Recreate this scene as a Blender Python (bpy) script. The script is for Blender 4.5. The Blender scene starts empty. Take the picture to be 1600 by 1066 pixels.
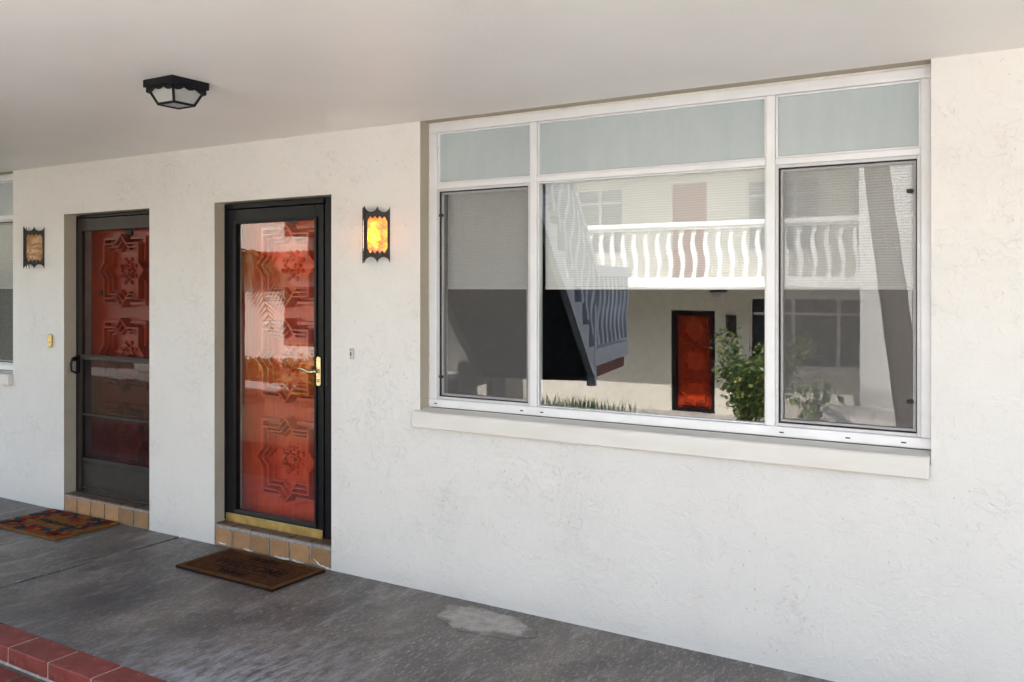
import bpy, bmesh, math, random
from mathutils import Vector, Matrix
random.seed(7)
R = math.radians
S = bpy.context.scene
COL = S.collection

# ------------------------------------------------------------------ camera
cam_d = bpy.data.cameras.new('camera'); cam = bpy.data.objects.new('camera', cam_d); COL.objects.link(cam)
cam.location = (0, -3.93, 1.66); cam.rotation_euler = (R(90), 0, R(31.58))
cam_d.sensor_width = 36; cam_d.lens = 1400 / 1600 * 36
cam_d.shift_y = -(533 - 450) / 1600
cam_d.clip_start = .05; cam_d.clip_end = 2000
S.camera = cam
# ------------------------------------------------------------------ sky, sun, exposure
SUN_EL, SUN_AZ = 51.5, 14.0           # sun stands behind this building (towards +Y), a little to the right (+X)
w = bpy.data.worlds.new('World'); S.world = w; w.use_nodes = True
wn = w.node_tree.nodes; wl = w.node_tree.links
sky = wn.new('ShaderNodeTexSky'); sky.sky_type = 'NISHITA'; sky.sun_disc = False
sky.sun_elevation = R(SUN_EL); sky.sun_rotation = R(SUN_AZ); sky.air_density = 1.3; sky.dust_density = 2.5; sky.ozone_density = 1.0
bg = wn['Background']; bg.inputs['Strength'].default_value = .15
wl.new(sky.outputs[0], bg.inputs[0])
sd = bpy.data.lights.new('sun', 'SUN'); sd.energy = 5.0; sd.angle = R(.53); sd.color = (1, .955, .89)
sun = bpy.data.objects.new('sun', sd); COL.objects.link(sun); sun.location = (5, 10, 20)
to_sun = Vector((math.sin(R(SUN_AZ)) * math.cos(R(SUN_EL)), math.cos(R(SUN_AZ)) * math.cos(R(SUN_EL)), math.sin(R(SUN_EL))))
sun.rotation_euler = to_sun.to_track_quat('Z', 'Y').to_euler()
vs = S.view_settings; vs.view_transform = 'Standard'; vs.look = 'None'; vs.exposure = 2.1; vs.gamma = 1; vs.use_curve_mapping = False
S.render.engine = 'CYCLES'
cy = S.cycles; cy.use_denoising = True; cy.max_bounces = 8; cy.diffuse_bounces = 5; cy.glossy_bounces = 4
cy.transparent_max_bounces = 16; cy.transmission_bounces = 6; cy.sample_clamp_indirect = 6; cy.caustics_reflective = False; cy.caustics_refractive = False

# ------------------------------------------------------------------ material helpers
class Mat:
    def __init__(s, name):
        s.m = bpy.data.materials.new(name); s.m.use_nodes = True
        s.n = s.m.node_tree.nodes; s.l = s.m.node_tree.links
        s.b = s.n['Principled BSDF']; s.out = s.n['Material Output']
        s.tc = s.n.new('ShaderNodeTexCoord')
    def set(s, **k):
        for a, v in k.items():
            i = s.b.inputs[a.replace('_', ' ')]
            if isinstance(v, bpy.types.NodeSocket): s.l.new(v, i)
            else: i.default_value = (*v, 1) if isinstance(v, tuple) and len(v) == 3 else v
        return s
    def sock(s, node, name, v):
        if v is None: return
        i = node.inputs[name]
        if isinstance(v, bpy.types.NodeSocket): s.l.new(v, i)
        else: i.default_value = (*v, 1) if isinstance(v, tuple) and len(v) == 3 and i.type == 'RGBA' else v
    def mapping(s, scale=(1, 1, 1), rot=(0, 0, 0), src='Object'):
        m = s.n.new('ShaderNodeMapping'); m.inputs['Scale'].default_value = scale; m.inputs['Rotation'].default_value = rot
        s.l.new(s.tc.outputs[src], m.inputs[0]); return m.outputs[0]
    def noise(s, scale, detail=3, rough=.5, vec=None, dist=0):
        t = s.n.new('ShaderNodeTexNoise'); t.inputs['Scale'].default_value = scale; t.inputs['Detail'].default_value = detail
        t.inputs['Roughness'].default_value = rough; t.inputs['Distortion'].default_value = dist
        s.l.new(vec or s.tc.outputs['Object'], t.inputs['Vector']); return t.outputs['Fac']
    def vor(s, scale, vec=None, out='Distance', feature='F1', rnd=1):
        t = s.n.new('ShaderNodeTexVoronoi'); t.feature = feature; t.inputs['Scale'].default_value = scale; t.inputs['Randomness'].default_value = rnd
        s.l.new(vec or s.tc.outputs['Object'], t.inputs['Vector']); return t.outputs[out]
    def ramp(s, fac, stops, interp='LINEAR'):
        r = s.n.new('ShaderNodeValToRGB'); s.l.new(fac, r.inputs[0]); e = r.color_ramp.elements; r.color_ramp.interpolation = interp
        while len(e) < len(stops): e.new(.5)
        for i, (p, c) in enumerate(stops):
            e[i].position = p; e[i].color = (*c, 1) if isinstance(c, tuple) else (c, c, c, 1)
        return r.outputs[0]
    def math(s, op, a, b=0, clamp=False):
        m = s.n.new('ShaderNodeMath'); m.operation = op; m.use_clamp = clamp
        for i, v in enumerate((a, b)):
            if isinstance(v, bpy.types.NodeSocket): s.l.new(v, m.inputs[i])
            else: m.inputs[i].default_value = v
        return m.outputs[0]
    def mix(s, fac, a, b, blend='MIX'):
        m = s.n.new('ShaderNodeMix'); m.data_type = 'RGBA'; m.blend_type = blend
        for i, v in ((0, fac), (6, a), (7, b)):
            if isinstance(v, bpy.types.NodeSocket): s.l.new(v, m.inputs[i])
            else: m.inputs[i].default_value = (*v, 1) if isinstance(v, tuple) else ((v, v, v, 1) if i else v)
        return m.outputs[2]
    def bump(s, h, strength=.3, dist=.01, normal=None):
        b = s.n.new('ShaderNodeBump'); b.inputs['Strength'].default_value = strength; b.inputs['Distance'].default_value = dist
        s.l.new(h, b.inputs['Height'])
        if normal: s.l.new(normal, b.inputs['Normal'])
        return b.outputs[0]
    def random_value(s, lo, hi):
        o = s.n.new('ShaderNodeObjectInfo'); m = s.n.new('ShaderNodeMapRange'); s.l.new(o.outputs['Random'], m.inputs[0])
        m.inputs[3].default_value = lo; m.inputs[4].default_value = hi; return m.outputs[0]

def plain(name, col, rough=.5, metal=0, var=.12, vscale=14, bump=0, bscale=120, spec=.5):
    m = Mat(name); n = m.noise(vscale, 4, .6)
    c = m.ramp(n, [(.3, tuple(x * (1 - var) for x in col)), (.7, tuple(min(1, x * (1 + var)) for x in col))])
    m.set(Base_Color=c, Roughness=m.ramp(m.noise(vscale * 2, 3), [(.3, rough * .85), (.7, min(1, rough * 1.15))]), Metallic=metal)
    m.b.inputs['Specular IOR Level'].default_value = spec
    if bump: m.set(Normal=m.bump(m.noise(bscale, 3), bump, .002))
    return m.m

M = {}
# stucco: painted off-white skim with fine trowel edges, hairline cracks and small pits
def stucco(name, col, grime=.1):
    m = Mat(name)
    warp = m.n.new('ShaderNodeVectorMath'); warp.operation = 'ADD'
    nz = m.n.new('ShaderNodeTexNoise'); nz.inputs['Scale'].default_value = 5; nz.inputs['Detail'].default_value = 4
    m.l.new(m.tc.outputs['Object'], nz.inputs['Vector'])
    sc = m.n.new('ShaderNodeVectorMath'); sc.operation = 'SCALE'; sc.inputs['Scale'].default_value = .16
    m.l.new(nz.outputs['Color'], sc.inputs[0]); m.l.new(m.tc.outputs['Object'], warp.inputs[0]); m.l.new(sc.outputs[0], warp.inputs[1])
    wv = warp.outputs[0]
    a = m.noise(9, 5, .62, wv); b = m.noise(26, 4, .6, wv); fine = m.noise(130, 3, .6)
    plate = m.ramp(a, [(.40, .0), (.455, .55), (.52, .62), (.56, 1.)])
    plate2 = m.ramp(b, [(.42, 0.), (.50, .8), (.6, 1.)])
    region = m.ramp(m.noise(1.3, 3), [(.42, .05), (.62, 1.)])
    line1 = m.math('LESS_THAN', m.math('ABSOLUTE', m.math('SUBTRACT', m.noise(11, 3, .55, wv), .52)), .0045)
    line2 = m.math('LESS_THAN', m.math('ABSOLUTE', m.math('SUBTRACT', m.noise(21, 2, .5, wv), .47)), .006)
    gate1 = m.ramp(m.noise(2.6, 3, .6), [(.54, 0.), (.60, 1.)])
    gate2 = m.ramp(m.noise(4.3, 4, .6, m.mapping((1, 1, 1.7), (0, .3, 0))), [(.55, 0.), (.60, 1.)])
    cr = m.math('MAXIMUM', m.math('MULTIPLY', line1, gate1), m.math('MULTIPLY', line2, gate2))
    pit = m.math('MULTIPLY', m.math('LESS_THAN', m.vor(30), .10), m.ramp(m.noise(2.3, 4, .7), [(.54, 0.), (.60, 1.)]))
    speck = m.math('MULTIPLY', m.math('LESS_THAN', m.vor(7.5), .022), 1.0)
    h = m.math('ADD', m.math('MULTIPLY', m.math('MULTIPLY', plate, region), .55), m.math('ADD', m.math('MULTIPLY', plate2, .25), m.math('MULTIPLY', fine, .16)))
    h = m.math('SUBTRACT', h, m.math('MULTIPLY', m.math('MAXIMUM', cr, pit), .8))
    tone = m.ramp(m.noise(.8, 4, .6), [(.3, tuple(x * (1 - grime * .6) for x in col)), (.68, col)])
    tone = m.mix(m.math('MULTIPLY', m.ramp(a, [(.3, 1.), (.48, 0.)]), .06), tone, tuple(x * .6 for x in col))
    tone = m.mix(m.math('MULTIPLY', cr, .22), tone, (.30, .27, .23))
    tone = m.mix(m.math('MULTIPLY', m.math('MAXIMUM', pit, speck), .5), tone, (.22, .19, .16))
    m.set(Base_Color=tone, Roughness=.72, Normal=m.bump(h, .8, .0055))
    m.b.inputs['Specular IOR Level'].default_value = .35
    return m.m
M['stucco'] = stucco('white_stucco', (.765, .745, .71))
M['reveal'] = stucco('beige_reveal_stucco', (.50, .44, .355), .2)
M['cream_stucco'] = plain('cream_far_stucco', (.72, .68, .60), .8, 0, .05, 2, .3, 40)
M['white_paint'] = plain('white_paint', (.80, .79, .77), .45, 0, .04, 6, .15, 60)
def sill_mat():
    m = Mat('sill_paint'); n = m.noise(3, 4, .6, m.mapping((1, 1, 6)))
    m.set(Base_Color=m.ramp(n, [(.3, (.70, .66, .61)), (.7, (.76, .735, .69))]), Roughness=.55, Normal=m.bump(m.noise(60, 4), .2, .002)); return m.m
M['sill'] = sill_mat()
def ceil_mat():
    m = Mat('ceiling_paint'); n = m.noise(1.1, 4, .6); f = m.noise(150, 3, .6); g = m.noise(38, 4, .65)
    c = m.ramp(n, [(.3, (.87, .835, .79)), (.7, (.92, .895, .86))])
    m.set(Base_Color=c, Roughness=.40, Normal=m.bump(m.math('ADD', f, m.math('MULTIPLY', g, .8)), .6, .0024))
    m.b.inputs['Specular IOR Level'].default_value = .5
    return m.m
M['ceiling'] = ceil_mat()
def concrete():
    m = Mat('porch_concrete'); v = m.mapping((1, 1, 1), (0, 0, .5)); st = m.mapping((3.2, 1, 1), (0, 0, .62))
    a = m.noise(1.2, 5, .62); b = m.noise(6, 6, .68, v); f = m.noise(60, 4, .65)
    c = m.ramp(a, [(.32, (.060, .054, .056)), (.5, (.130, .107, .092)), (.66, (.225, .187, .155))])
    c = m.mix(m.ramp(b, [(.35, 0.), (.7, .55)]), c, (.26, .23, .205))
    c = m.mix(m.ramp(f, [(.35, .5), (.6, 0.)]), c, (.035, .032, .034))
    c = m.mix(m.ramp(m.noise(2.7, 5, .68), [(.50, 0.), (.60, .55)]), c, (.062, .054, .052))
    s1 = m.ramp(m.noise(19, 5, .75, st), [(.555, 0.), (.61, 1.)]); s2 = m.ramp(m.noise(42, 4, .7, st), [(.575, 0.), (.63, 1.)])
    gate = m.ramp(m.noise(1.9, 4, .6), [(.40, .3), (.62, 1.)])
    sc = m.math('MULTIPLY', m.math('MAXIMUM', s1, m.math('MULTIPLY', s2, .45)), gate)
    c = m.mix(m.math('MULTIPLY', sc, .60), c, (.48, .46, .46))
    chalk = m.math('MULTIPLY', m.ramp(m.noise(2.6, 6, .72, st), [(.52, 0.), (.66, .6)]), 1.)
    c = m.mix(chalk, c, (.34, .325, .315))
    lime = m.n.new('ShaderNodeVectorMath'); lime.operation = 'DISTANCE'; m.l.new(m.tc.outputs['Object'], lime.inputs[0]); lime.inputs[1].default_value = (-2.95, -1.45, 0)
    lm = m.math('MULTIPLY', m.ramp(lime.outputs['Value'], [(.15, 1.), (.75, 0.)]), m.ramp(m.noise(7, 6, .75, st), [(.42, 0.), (.60, .85)]))
    c = m.mix(lm, c, (.42, .42, .45))
    damp = m.n.new('ShaderNodeVectorMath'); damp.operation = 'DISTANCE'; m.l.new(m.tc.outputs['Object'], damp.inputs[0]); damp.inputs[1].default_value = (-4.4, -1.1, 0)
    dm = m.math('MULTIPLY', m.ramp(damp.outputs['Value'], [(.2, 1.), (1., 0.)]), m.ramp(m.noise(2.2, 4, .6), [(.38, 0.), (.58, .45)]))
    c = m.mix(dm, c, (.045, .045, .052))
    h = m.math('ADD', m.math('MULTIPLY', f, .6), m.math('ADD', b, m.math('MULTIPLY', sc, .4)))
    m.set(Base_Color=c, Roughness=m.ramp(b, [(.3, .34), (.7, .62)]), Normal=m.bump(h, .45, .004)); return m.m
M['concrete'] = concrete()
def cement_patch():
    m = Mat('cement_patch'); b = m.noise(14, 6, .7); f = m.noise(90, 4)
    ctr = m.n.new('ShaderNodeVectorMath'); ctr.operation = 'SUBTRACT'; m.l.new(m.tc.outputs['Object'], ctr.inputs[0]); ctr.inputs[1].default_value = (-2.46, -.205, 0)
    scl = m.n.new('ShaderNodeVectorMath'); scl.operation = 'MULTIPLY'; m.l.new(ctr.outputs[0], scl.inputs[0]); scl.inputs[1].default_value = (1 / .3, 1 / .16, 0)
    ln = m.n.new('ShaderNodeVectorMath'); ln.operation = 'LENGTH'; m.l.new(scl.outputs[0], ln.inputs[0])
    worn = m.ramp(m.math('ADD', ln.outputs['Value'], m.math('MULTIPLY', m.math('SUBTRACT', m.noise(12, 5, .7), .5), 1.3)), [(.72, 0.), (1.0, .85)])
    c = m.ramp(b, [(.3, (.24, .215, .19)), (.5, (.37, .34, .31)), (.7, (.45, .425, .395))])
    c = m.mix(worn, c, (.135, .115, .10)); m.set(Base_Color=c, Roughness=.7, Normal=m.bump(m.math('ADD', b, f), .4, .003)); return m.m
M['patch'] = cement_patch()
def brick_mat():
    m = Mat('red_brick'); n = m.noise(16, 5, .65); f = m.noise(120, 3); rv = m.random_value(.72, 1.2)
    c = m.ramp(n, [(.28, (.115, .020, .018)), (.55, (.20, .036, .028)), (.75, (.245, .06, .046))])
    c = m.mix(1, c, rv, 'MULTIPLY')
    c = m.mix(m.ramp(m.noise(30, 6, .75), [(.63, 0.), (.70, .7)]), c, (.38, .32, .31))
    m.set(Base_Color=c, Roughness=.62, Normal=m.bump(m.math('ADD', n, m.math('MULTIPLY', f, .6)), .4, .003)); return m.m
M['brick'] = brick_mat()
M['mortar'] = plain('grey_mortar', (.46, .42, .39), .9, 0, .3, 40, .5, 120)
M['moss'] = plain('mossy_joint', (.16, .15, .10), .9, 0, .5, 40, .5, 120)
def tile_mat():
    m = Mat('ochre_tile'); n = m.noise(11, 5, .65); rv = m.random_value(.7, 1.2)
    c = m.ramp(n, [(.28, (.29, .15, .068)), (.55, (.41, .23, .105)), (.75, (.48, .29, .145))])
    c = m.mix(1, c, rv, 'MULTIPLY')
    c = m.mix(m.ramp(m.noise(24, 5, .7), [(.60, 0.), (.74, .6)]), c, (.22, .13, .08))
    m.set(Base_Color=c, Roughness=.55, Normal=m.bump(m.noise(60, 4), .3, .002)); return m.m
M['tile'] = tile_mat()
M['top_tile'] = plain('brown_tread_tile', (.15, .085, .055), .6, 0, .4, 12, .3)
M['grout'] = plain('grey_grout', (.30, .29, .28), .9, 0, .35, 50, .5, 120)
def red_paint():
    m = Mat('red_orange_door_paint'); v = m.mapping((6, 6, .7)); n = m.noise(9, 5, .65, v); g = m.noise(1.5, 3)
    c = m.ramp(n, [(.3, (.44, .040, .009)), (.6, (.60, .064, .012)), (.8, (.66, .088, .018))])
    c = m.mix(m.ramp(g, [(.4, 0.), (.7, .35)]), c, (.40, .048, .020))
    m.set(Base_Color=c, Roughness=m.ramp(n, [(.3, .12), (.7, .20)]), Normal=m.bump(m.noise(40, 5, .6, v), .10, .0015))
    m.b.inputs['Specular IOR Level'].default_value = .5
    return m.m
M['red'] = red_paint()
M['shaded_red'] = plain('shade_darkened_red_paint', (.30, .030, .014), .4, 0, .2, 8, .1, 60, .2)  # red of the far doors, with their shade put into the colour
M['black_metal'] = plain('black_enamel', (.007, .007, .009), .36, 0, .3, 30, .12, 200, .2)
M['bronze'] = plain('dark_bronze_aluminium', (.034, .028, .024), .42, 0, .25, 12, .1, 200, .25)
M['jamb'] = plain('weathered_jamb_paint', (.42, .385, .34), .6, 0, .2, 6, .3, 50)
M['brass'] = plain('aged_brass', (.62, .45, .17), .42, 1, .25, 14, .15, 160)
M['pale_brass'] = plain('pale_brass', (.70, .58, .34), .24, 1, .12, 20)
def alu(name, col, pits=.5):
    m = Mat(name); n = m.noise(6, 4, .6); pit = m.ramp(m.noise(150, 4, .75), [(.60, 0.), (.68, pits)])
    c = m.ramp(n, [(.3, tuple(x * .9 for x in col)), (.7, col)]); c = m.mix(pit, c, (.24, .22, .21))
    m.set(Base_Color=c, Roughness=.40, Metallic=.15, Normal=m.bump(m.noise(90, 3), .1, .001)); return m.m
M['alu'] = alu('white_window_frame', (.77, .775, .79), .12)
M['pitted'] = alu('pitted_aluminium', (.60, .60, .61), .6)
M['gasket'] = plain('black_gasket', (.015, .015, .017), .6)
M['caulk'] = plain('yellowed_caulk', (.72, .68, .62), .6, 0, .12, 20)
# glass: clear pane with real Fresnel reflection and the slow waves of old glass
def glass(name, ior_f0=.10, tint=(.93, .95, .94), wave=.00035, wscale=1.6, haze=0.0):
    m = Mat(name); m.n.remove(m.b)
    lw = m.n.new('ShaderNodeLayerWeight'); lw.inputs['Blend'].default_value = .5
    f = m.math('ADD', m.math('MULTIPLY', m.math('POWER', lw.outputs['Facing'], 5), 1 - ior_f0), ior_f0)
    tr = m.n.new('ShaderNodeBsdfTransparent'); tr.inputs[0].default_value = (*tint, 1)
    gl = m.n.new('ShaderNodeBsdfGlossy'); gl.inputs['Roughness'].default_value = 0.0
    m.l.new(m.bump(m.noise(wscale, 1.2, .4, m.mapping((1.5, 1, 1))), 1, wave), gl.inputs['Normal'])
    mx = m.n.new('ShaderNodeMixShader'); m.l.new(f, mx.inputs[0]); m.l.new(tr.outputs[0], mx.inputs[1]); m.l.new(gl.outputs[0], mx.inputs[2])
    last = mx
    if haze:
        d = m.n.new('ShaderNodeBsdfDiffuse'); d.inputs[0].default_value = (.6, .57, .58, 1)
        m2 = m.n.new('ShaderNodeMixShader')
        m.l.new(m.ramp(m.noise(7, 6, .7), [(.3, haze * .5), (.7, haze * 1.6)]), m2.inputs[0])
        m.l.new(mx.outputs[0], m2.inputs[1]); m.l.new(d.outputs[0], m2.inputs[2]); last = m2
    m.l.new(last.outputs[0], m.out.inputs[0]); return m.m
M['glass'] = glass('window_glass', .165, wave=.0006, wscale=1.3)
M['door_glass'] = glass('door_glass', .095, wave=.00045, wscale=2.2)
M['dusty_glass'] = glass('dusty_door_glass', .018, (.32, .30, .33), .002, 2, .014)
def clear():
    m = Mat('clear_back_face'); m.n.remove(m.b); tr = m.n.new('ShaderNodeBsdfTransparent'); m.l.new(tr.outputs[0], m.out.inputs[0]); return m.m
M['clear'] = clear()
def frosted():
    m = Mat('frosted_glass'); n = m.math('ADD', m.math('MULTIPLY', m.noise(1.6, 4, .6), .6), m.math('MULTIPLY', m.noise(7, 5, .7, m.mapping((2.5, 1, .5))), .4)); f = m.noise(260, 2)
    m.set(Base_Color=m.ramp(n, [(.35, (.37, .425, .435)), (.65, (.445, .495, .50))]), Roughness=.26, Normal=m.bump(f, .35, .0012))
    m.b.inputs['Coat Weight'].default_value = .2; m.b.inputs['Coat Roughness'].default_value = .3
    return m.m
M['frosted'] = frosted()
def screen(name, col, cover):
    m = Mat(name); m.n.remove(m.b)
    tr = m.n.new('ShaderNodeBsdfTransparent'); d = m.n.new('ShaderNodeBsdfDiffuse'); d.inputs[0].default_value = (*col, 1)
    mx = m.n.new('ShaderNodeMixShader')
    wv = m.math('ADD', m.noise(5, 4, .6), m.math('MULTIPLY', m.noise(60, 3, .7, m.mapping((6, 1, 1))), .5))
    m.l.new(m.ramp(wv, [(.4, cover * .9), (1.0, min(1, cover * 1.12))]), mx.inputs[0])
    m.l.new(tr.outputs[0], mx.inputs[1]); m.l.new(d.outputs[0], mx.inputs[2]); m.l.new(mx.outputs[0], m.out.inputs[0]); return m.m
M['screen'] = screen('insect_screen_mesh', (.26, .25, .245), .17)
M['door_screen'] = screen('door_screen_mesh', (.03, .027, .026), .26)
def shade_mat():
    m = Mat('roller_shade_fabric'); s = m.n.new('ShaderNodeTexWave'); s.wave_type = 'BANDS'; s.bands_direction = 'Z'; s.inputs['Scale'].default_value = 26
    s.inputs['Distortion'].default_value = .4; m.l.new(m.tc.outputs['Object'], s.inputs[0])
    c = m.ramp(s.outputs[1], [(.2, (.70, .70, .69)), (.8, (.78, .78, .77))])
    m.set(Base_Color=c, Roughness=.8, Normal=m.bump(s.outputs[1], .2, .003)); return m.m
M['shade'] = shade_mat()
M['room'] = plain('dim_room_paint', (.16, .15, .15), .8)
M['dark_wood'] = plain('dark_wood', (.06, .035, .025), .5)
M['iron'] = plain('dark_bronze_iron', (.030, .024, .022), .55, .4, .4, 60, .5, 140)
def amber(name, alpha):
    m = Mat(name); m.n.remove(m.b)
    n = m.noise(24, 2, .5); c = m.ramp(n, [(.34, (.55, .16, .006)), (.5, (.88, .40, .02)), (.66, (.98, .66, .10))])
    tr = m.n.new('ShaderNodeBsdfTransparent'); m.l.new(c, tr.inputs[0])
    tl = m.n.new('ShaderNodeBsdfTranslucent'); m.l.new(c, tl.inputs[0])
    df = m.n.new('ShaderNodeBsdfDiffuse'); df.inputs[0].default_value = (.66, .36, .035, 1)
    gl = m.n.new('ShaderNodeBsdfGlossy'); gl.inputs['Roughness'].default_value = .12
    nb = m.bump(n, 1, .012)
    for k in (tl, df, gl): m.l.new(nb, k.inputs['Normal'])
    a = m.n.new('ShaderNodeMixShader'); a.inputs[0].default_value = alpha; m.l.new(tl.outputs[0], a.inputs[1]); m.l.new(tr.outputs[0], a.inputs[2])
    b = m.n.new('ShaderNodeMixShader'); b.inputs[0].default_value = .42; m.l.new(a.outputs[0], b.inputs[1]); m.l.new(df.outputs[0], b.inputs[2])
    g = m.n.new('ShaderNodeMixShader'); g.inputs[0].default_value = .10; m.l.new(b.outputs[0], g.inputs[1]); m.l.new(gl.outputs[0], g.inputs[2])
    m.l.new(g.outputs[0], m.out.inputs[0]); return m.m
M['amber'] = amber('amber_hammered_glass', .50)
def emit(name, col, st):
    m = Mat(name); m.n.remove(m.b); e = m.n.new('ShaderNodeEmission'); e.inputs[0].default_value = (*col, 1); e.inputs[1].default_value = st
    m.l.new(e.outputs[0], m.out.inputs[0]); return m.m
M['bulb'] = emit('lit_bulb', (1, .85, .60), 42)
M['dead_bulb'] = plain('unlit_bulb', (.75, .74, .7), .2)
def lamp_glass():
    m = Mat('seeded_lamp_glass'); n = m.noise(60, 3)
    m.set(Base_Color=(.82, .82, .79), Roughness=.25, Normal=m.bump(n, .6, .004)); m.b.inputs['Transmission Weight'].default_value = .55; m.b.inputs['IOR'].default_value = 1.1; return m.m
M['lamp_glass'] = lamp_glass()
def coir(name, lo, hi):
    m = Mat(name); f = m.noise(320, 4, .7); n = m.noise(20, 5, .6); k = m.math('ADD', m.math('MULTIPLY', f, .65), m.math('MULTIPLY', n, .35))
    m.set(Base_Color=m.ramp(k, [(.35, lo), (.62, hi)]), Roughness=.95, Normal=m.bump(f, 1, .006)); m.b.inputs['Specular IOR Level'].default_value = .1; return m.m
M['coir'] = coir('brown_coir', (.045, .016, .007), (.125, .050, .020))
M['coir_edge'] = coir('brown_coir_border', (.07, .028, .010), (.18, .082, .028))
M['coir_dark'] = coir('dark_coir', (.012, .008, .006), (.040, .022, .014))
M['coir_tan'] = coir('tan_coir', (.13, .05, .014), (.30, .135, .035))
M['print_red'] = coir('red_print', (.14, .014, .010), (.36, .040, .022))
M['print_navy'] = coir('navy_print', (.010, .020, .035), (.035, .060, .085))
M['print_black'] = coir('black_print', (.008, .010, .008), (.05, .048, .035))
M['print_orange'] = coir('orange_print', (.28, .075, .012), (.46, .16, .025))
M['bell_plastic'] = plain('grey_button_plastic', (.52, .53, .51), .45)
M['slot'] = plain('dark_slot', (.03, .03, .03), .6)
M['plaque'] = plain('green_bronze_plaque', (.045, .06, .055), .4, .6, .4, 50)
def leaf_mat(name, a, b, c):
    m = Mat(name); n = m.noise(6, 3); g = m.n.new('ShaderNodeNewGeometry'); k = m.math('ADD', m.math('MULTIPLY', g.outputs['Random Per Island'], .7), m.math('MULTIPLY', n, .3))
    m.set(Base_Color=m.ramp(k, [(.15, a), (.5, b), (.85, c)]), Roughness=.45); m.b.inputs['Subsurface Weight'].default_value = 0; return m.m
M['leaf'] = leaf_mat('shrub_leaves', (.03, .07, .015), (.07, .14, .03), (.22, .22, .05))
M['grass_blade'] = leaf_mat('grass_blades', (.025, .055, .02), (.05, .10, .035), (.10, .15, .06))
M['palm_leaf'] = leaf_mat('palm_leaves', (.03, .06, .02), (.06, .10, .03), (.20, .17, .05))
M['gold_leaf'] = leaf_mat('golden_leaves', (.10, .12, .02), (.30, .24, .04), (.42, .33, .08))
M['bark'] = plain('palm_bark', (.13, .11, .095), .9, 0, .35, 14, .8, 30)
M['stem'] = plain('shrub_stem', (.10, .075, .05), .9)
M['shaded_stair_paint'] = plain('white_paint_in_blue_shade', (.42, .46, .53), .5, 0, .06, 6, .1)  # white stair paint with its bluish shade mixed into the colour
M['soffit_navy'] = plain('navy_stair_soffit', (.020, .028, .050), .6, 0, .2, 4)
M['maroon'] = plain('maroon_plinth', (.16, .045, .040), .7, 0, .25, 18, .3)
M['terracotta'] = plain('terracotta_tiles', (.36, .085, .045), .75, 0, .25, 8, .3)
M['brown_wood'] = plain('brown_stained_wood', (.16, .065, .03), .6, 0, .3, 9)
M['dark_glass'] = (lambda m: m.set(Base_Color=(.03, .035, .04), Roughness=.06).m)(Mat('dark_far_window'))
M['grey_blind'] = plain('grey_blind', (.20, .22, .24), .7)
def ground_mat():
    m = Mat('courtyard_ground'); n = m.noise(.6, 5, .65); f = m.noise(9, 6, .7)
    c = m.ramp(f, [(.3, (.025, .035, .015)), (.6, (.055, .065, .03)), (.8, (.09, .085, .05))])
    c = m.mix(m.ramp(n, [(.45, 0.), (.65, .5)]), c, (.09, .075, .055))
    m.set(Base_Color=c, Roughness=.9, Normal=m.bump(f, .5, .02)); return m.m
M['ground'] = ground_mat()
M['bounce_pale'] = plain('pale_bounce_paving', (.70, .66, .61), .85, 0, .1, 2, .3, 30)  # kept very pale so the added court bounces light upwards
M['walk'] = plain('pale_walk', (.42, .40, .37), .85, 0, .12, 3, .3, 60)

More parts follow.
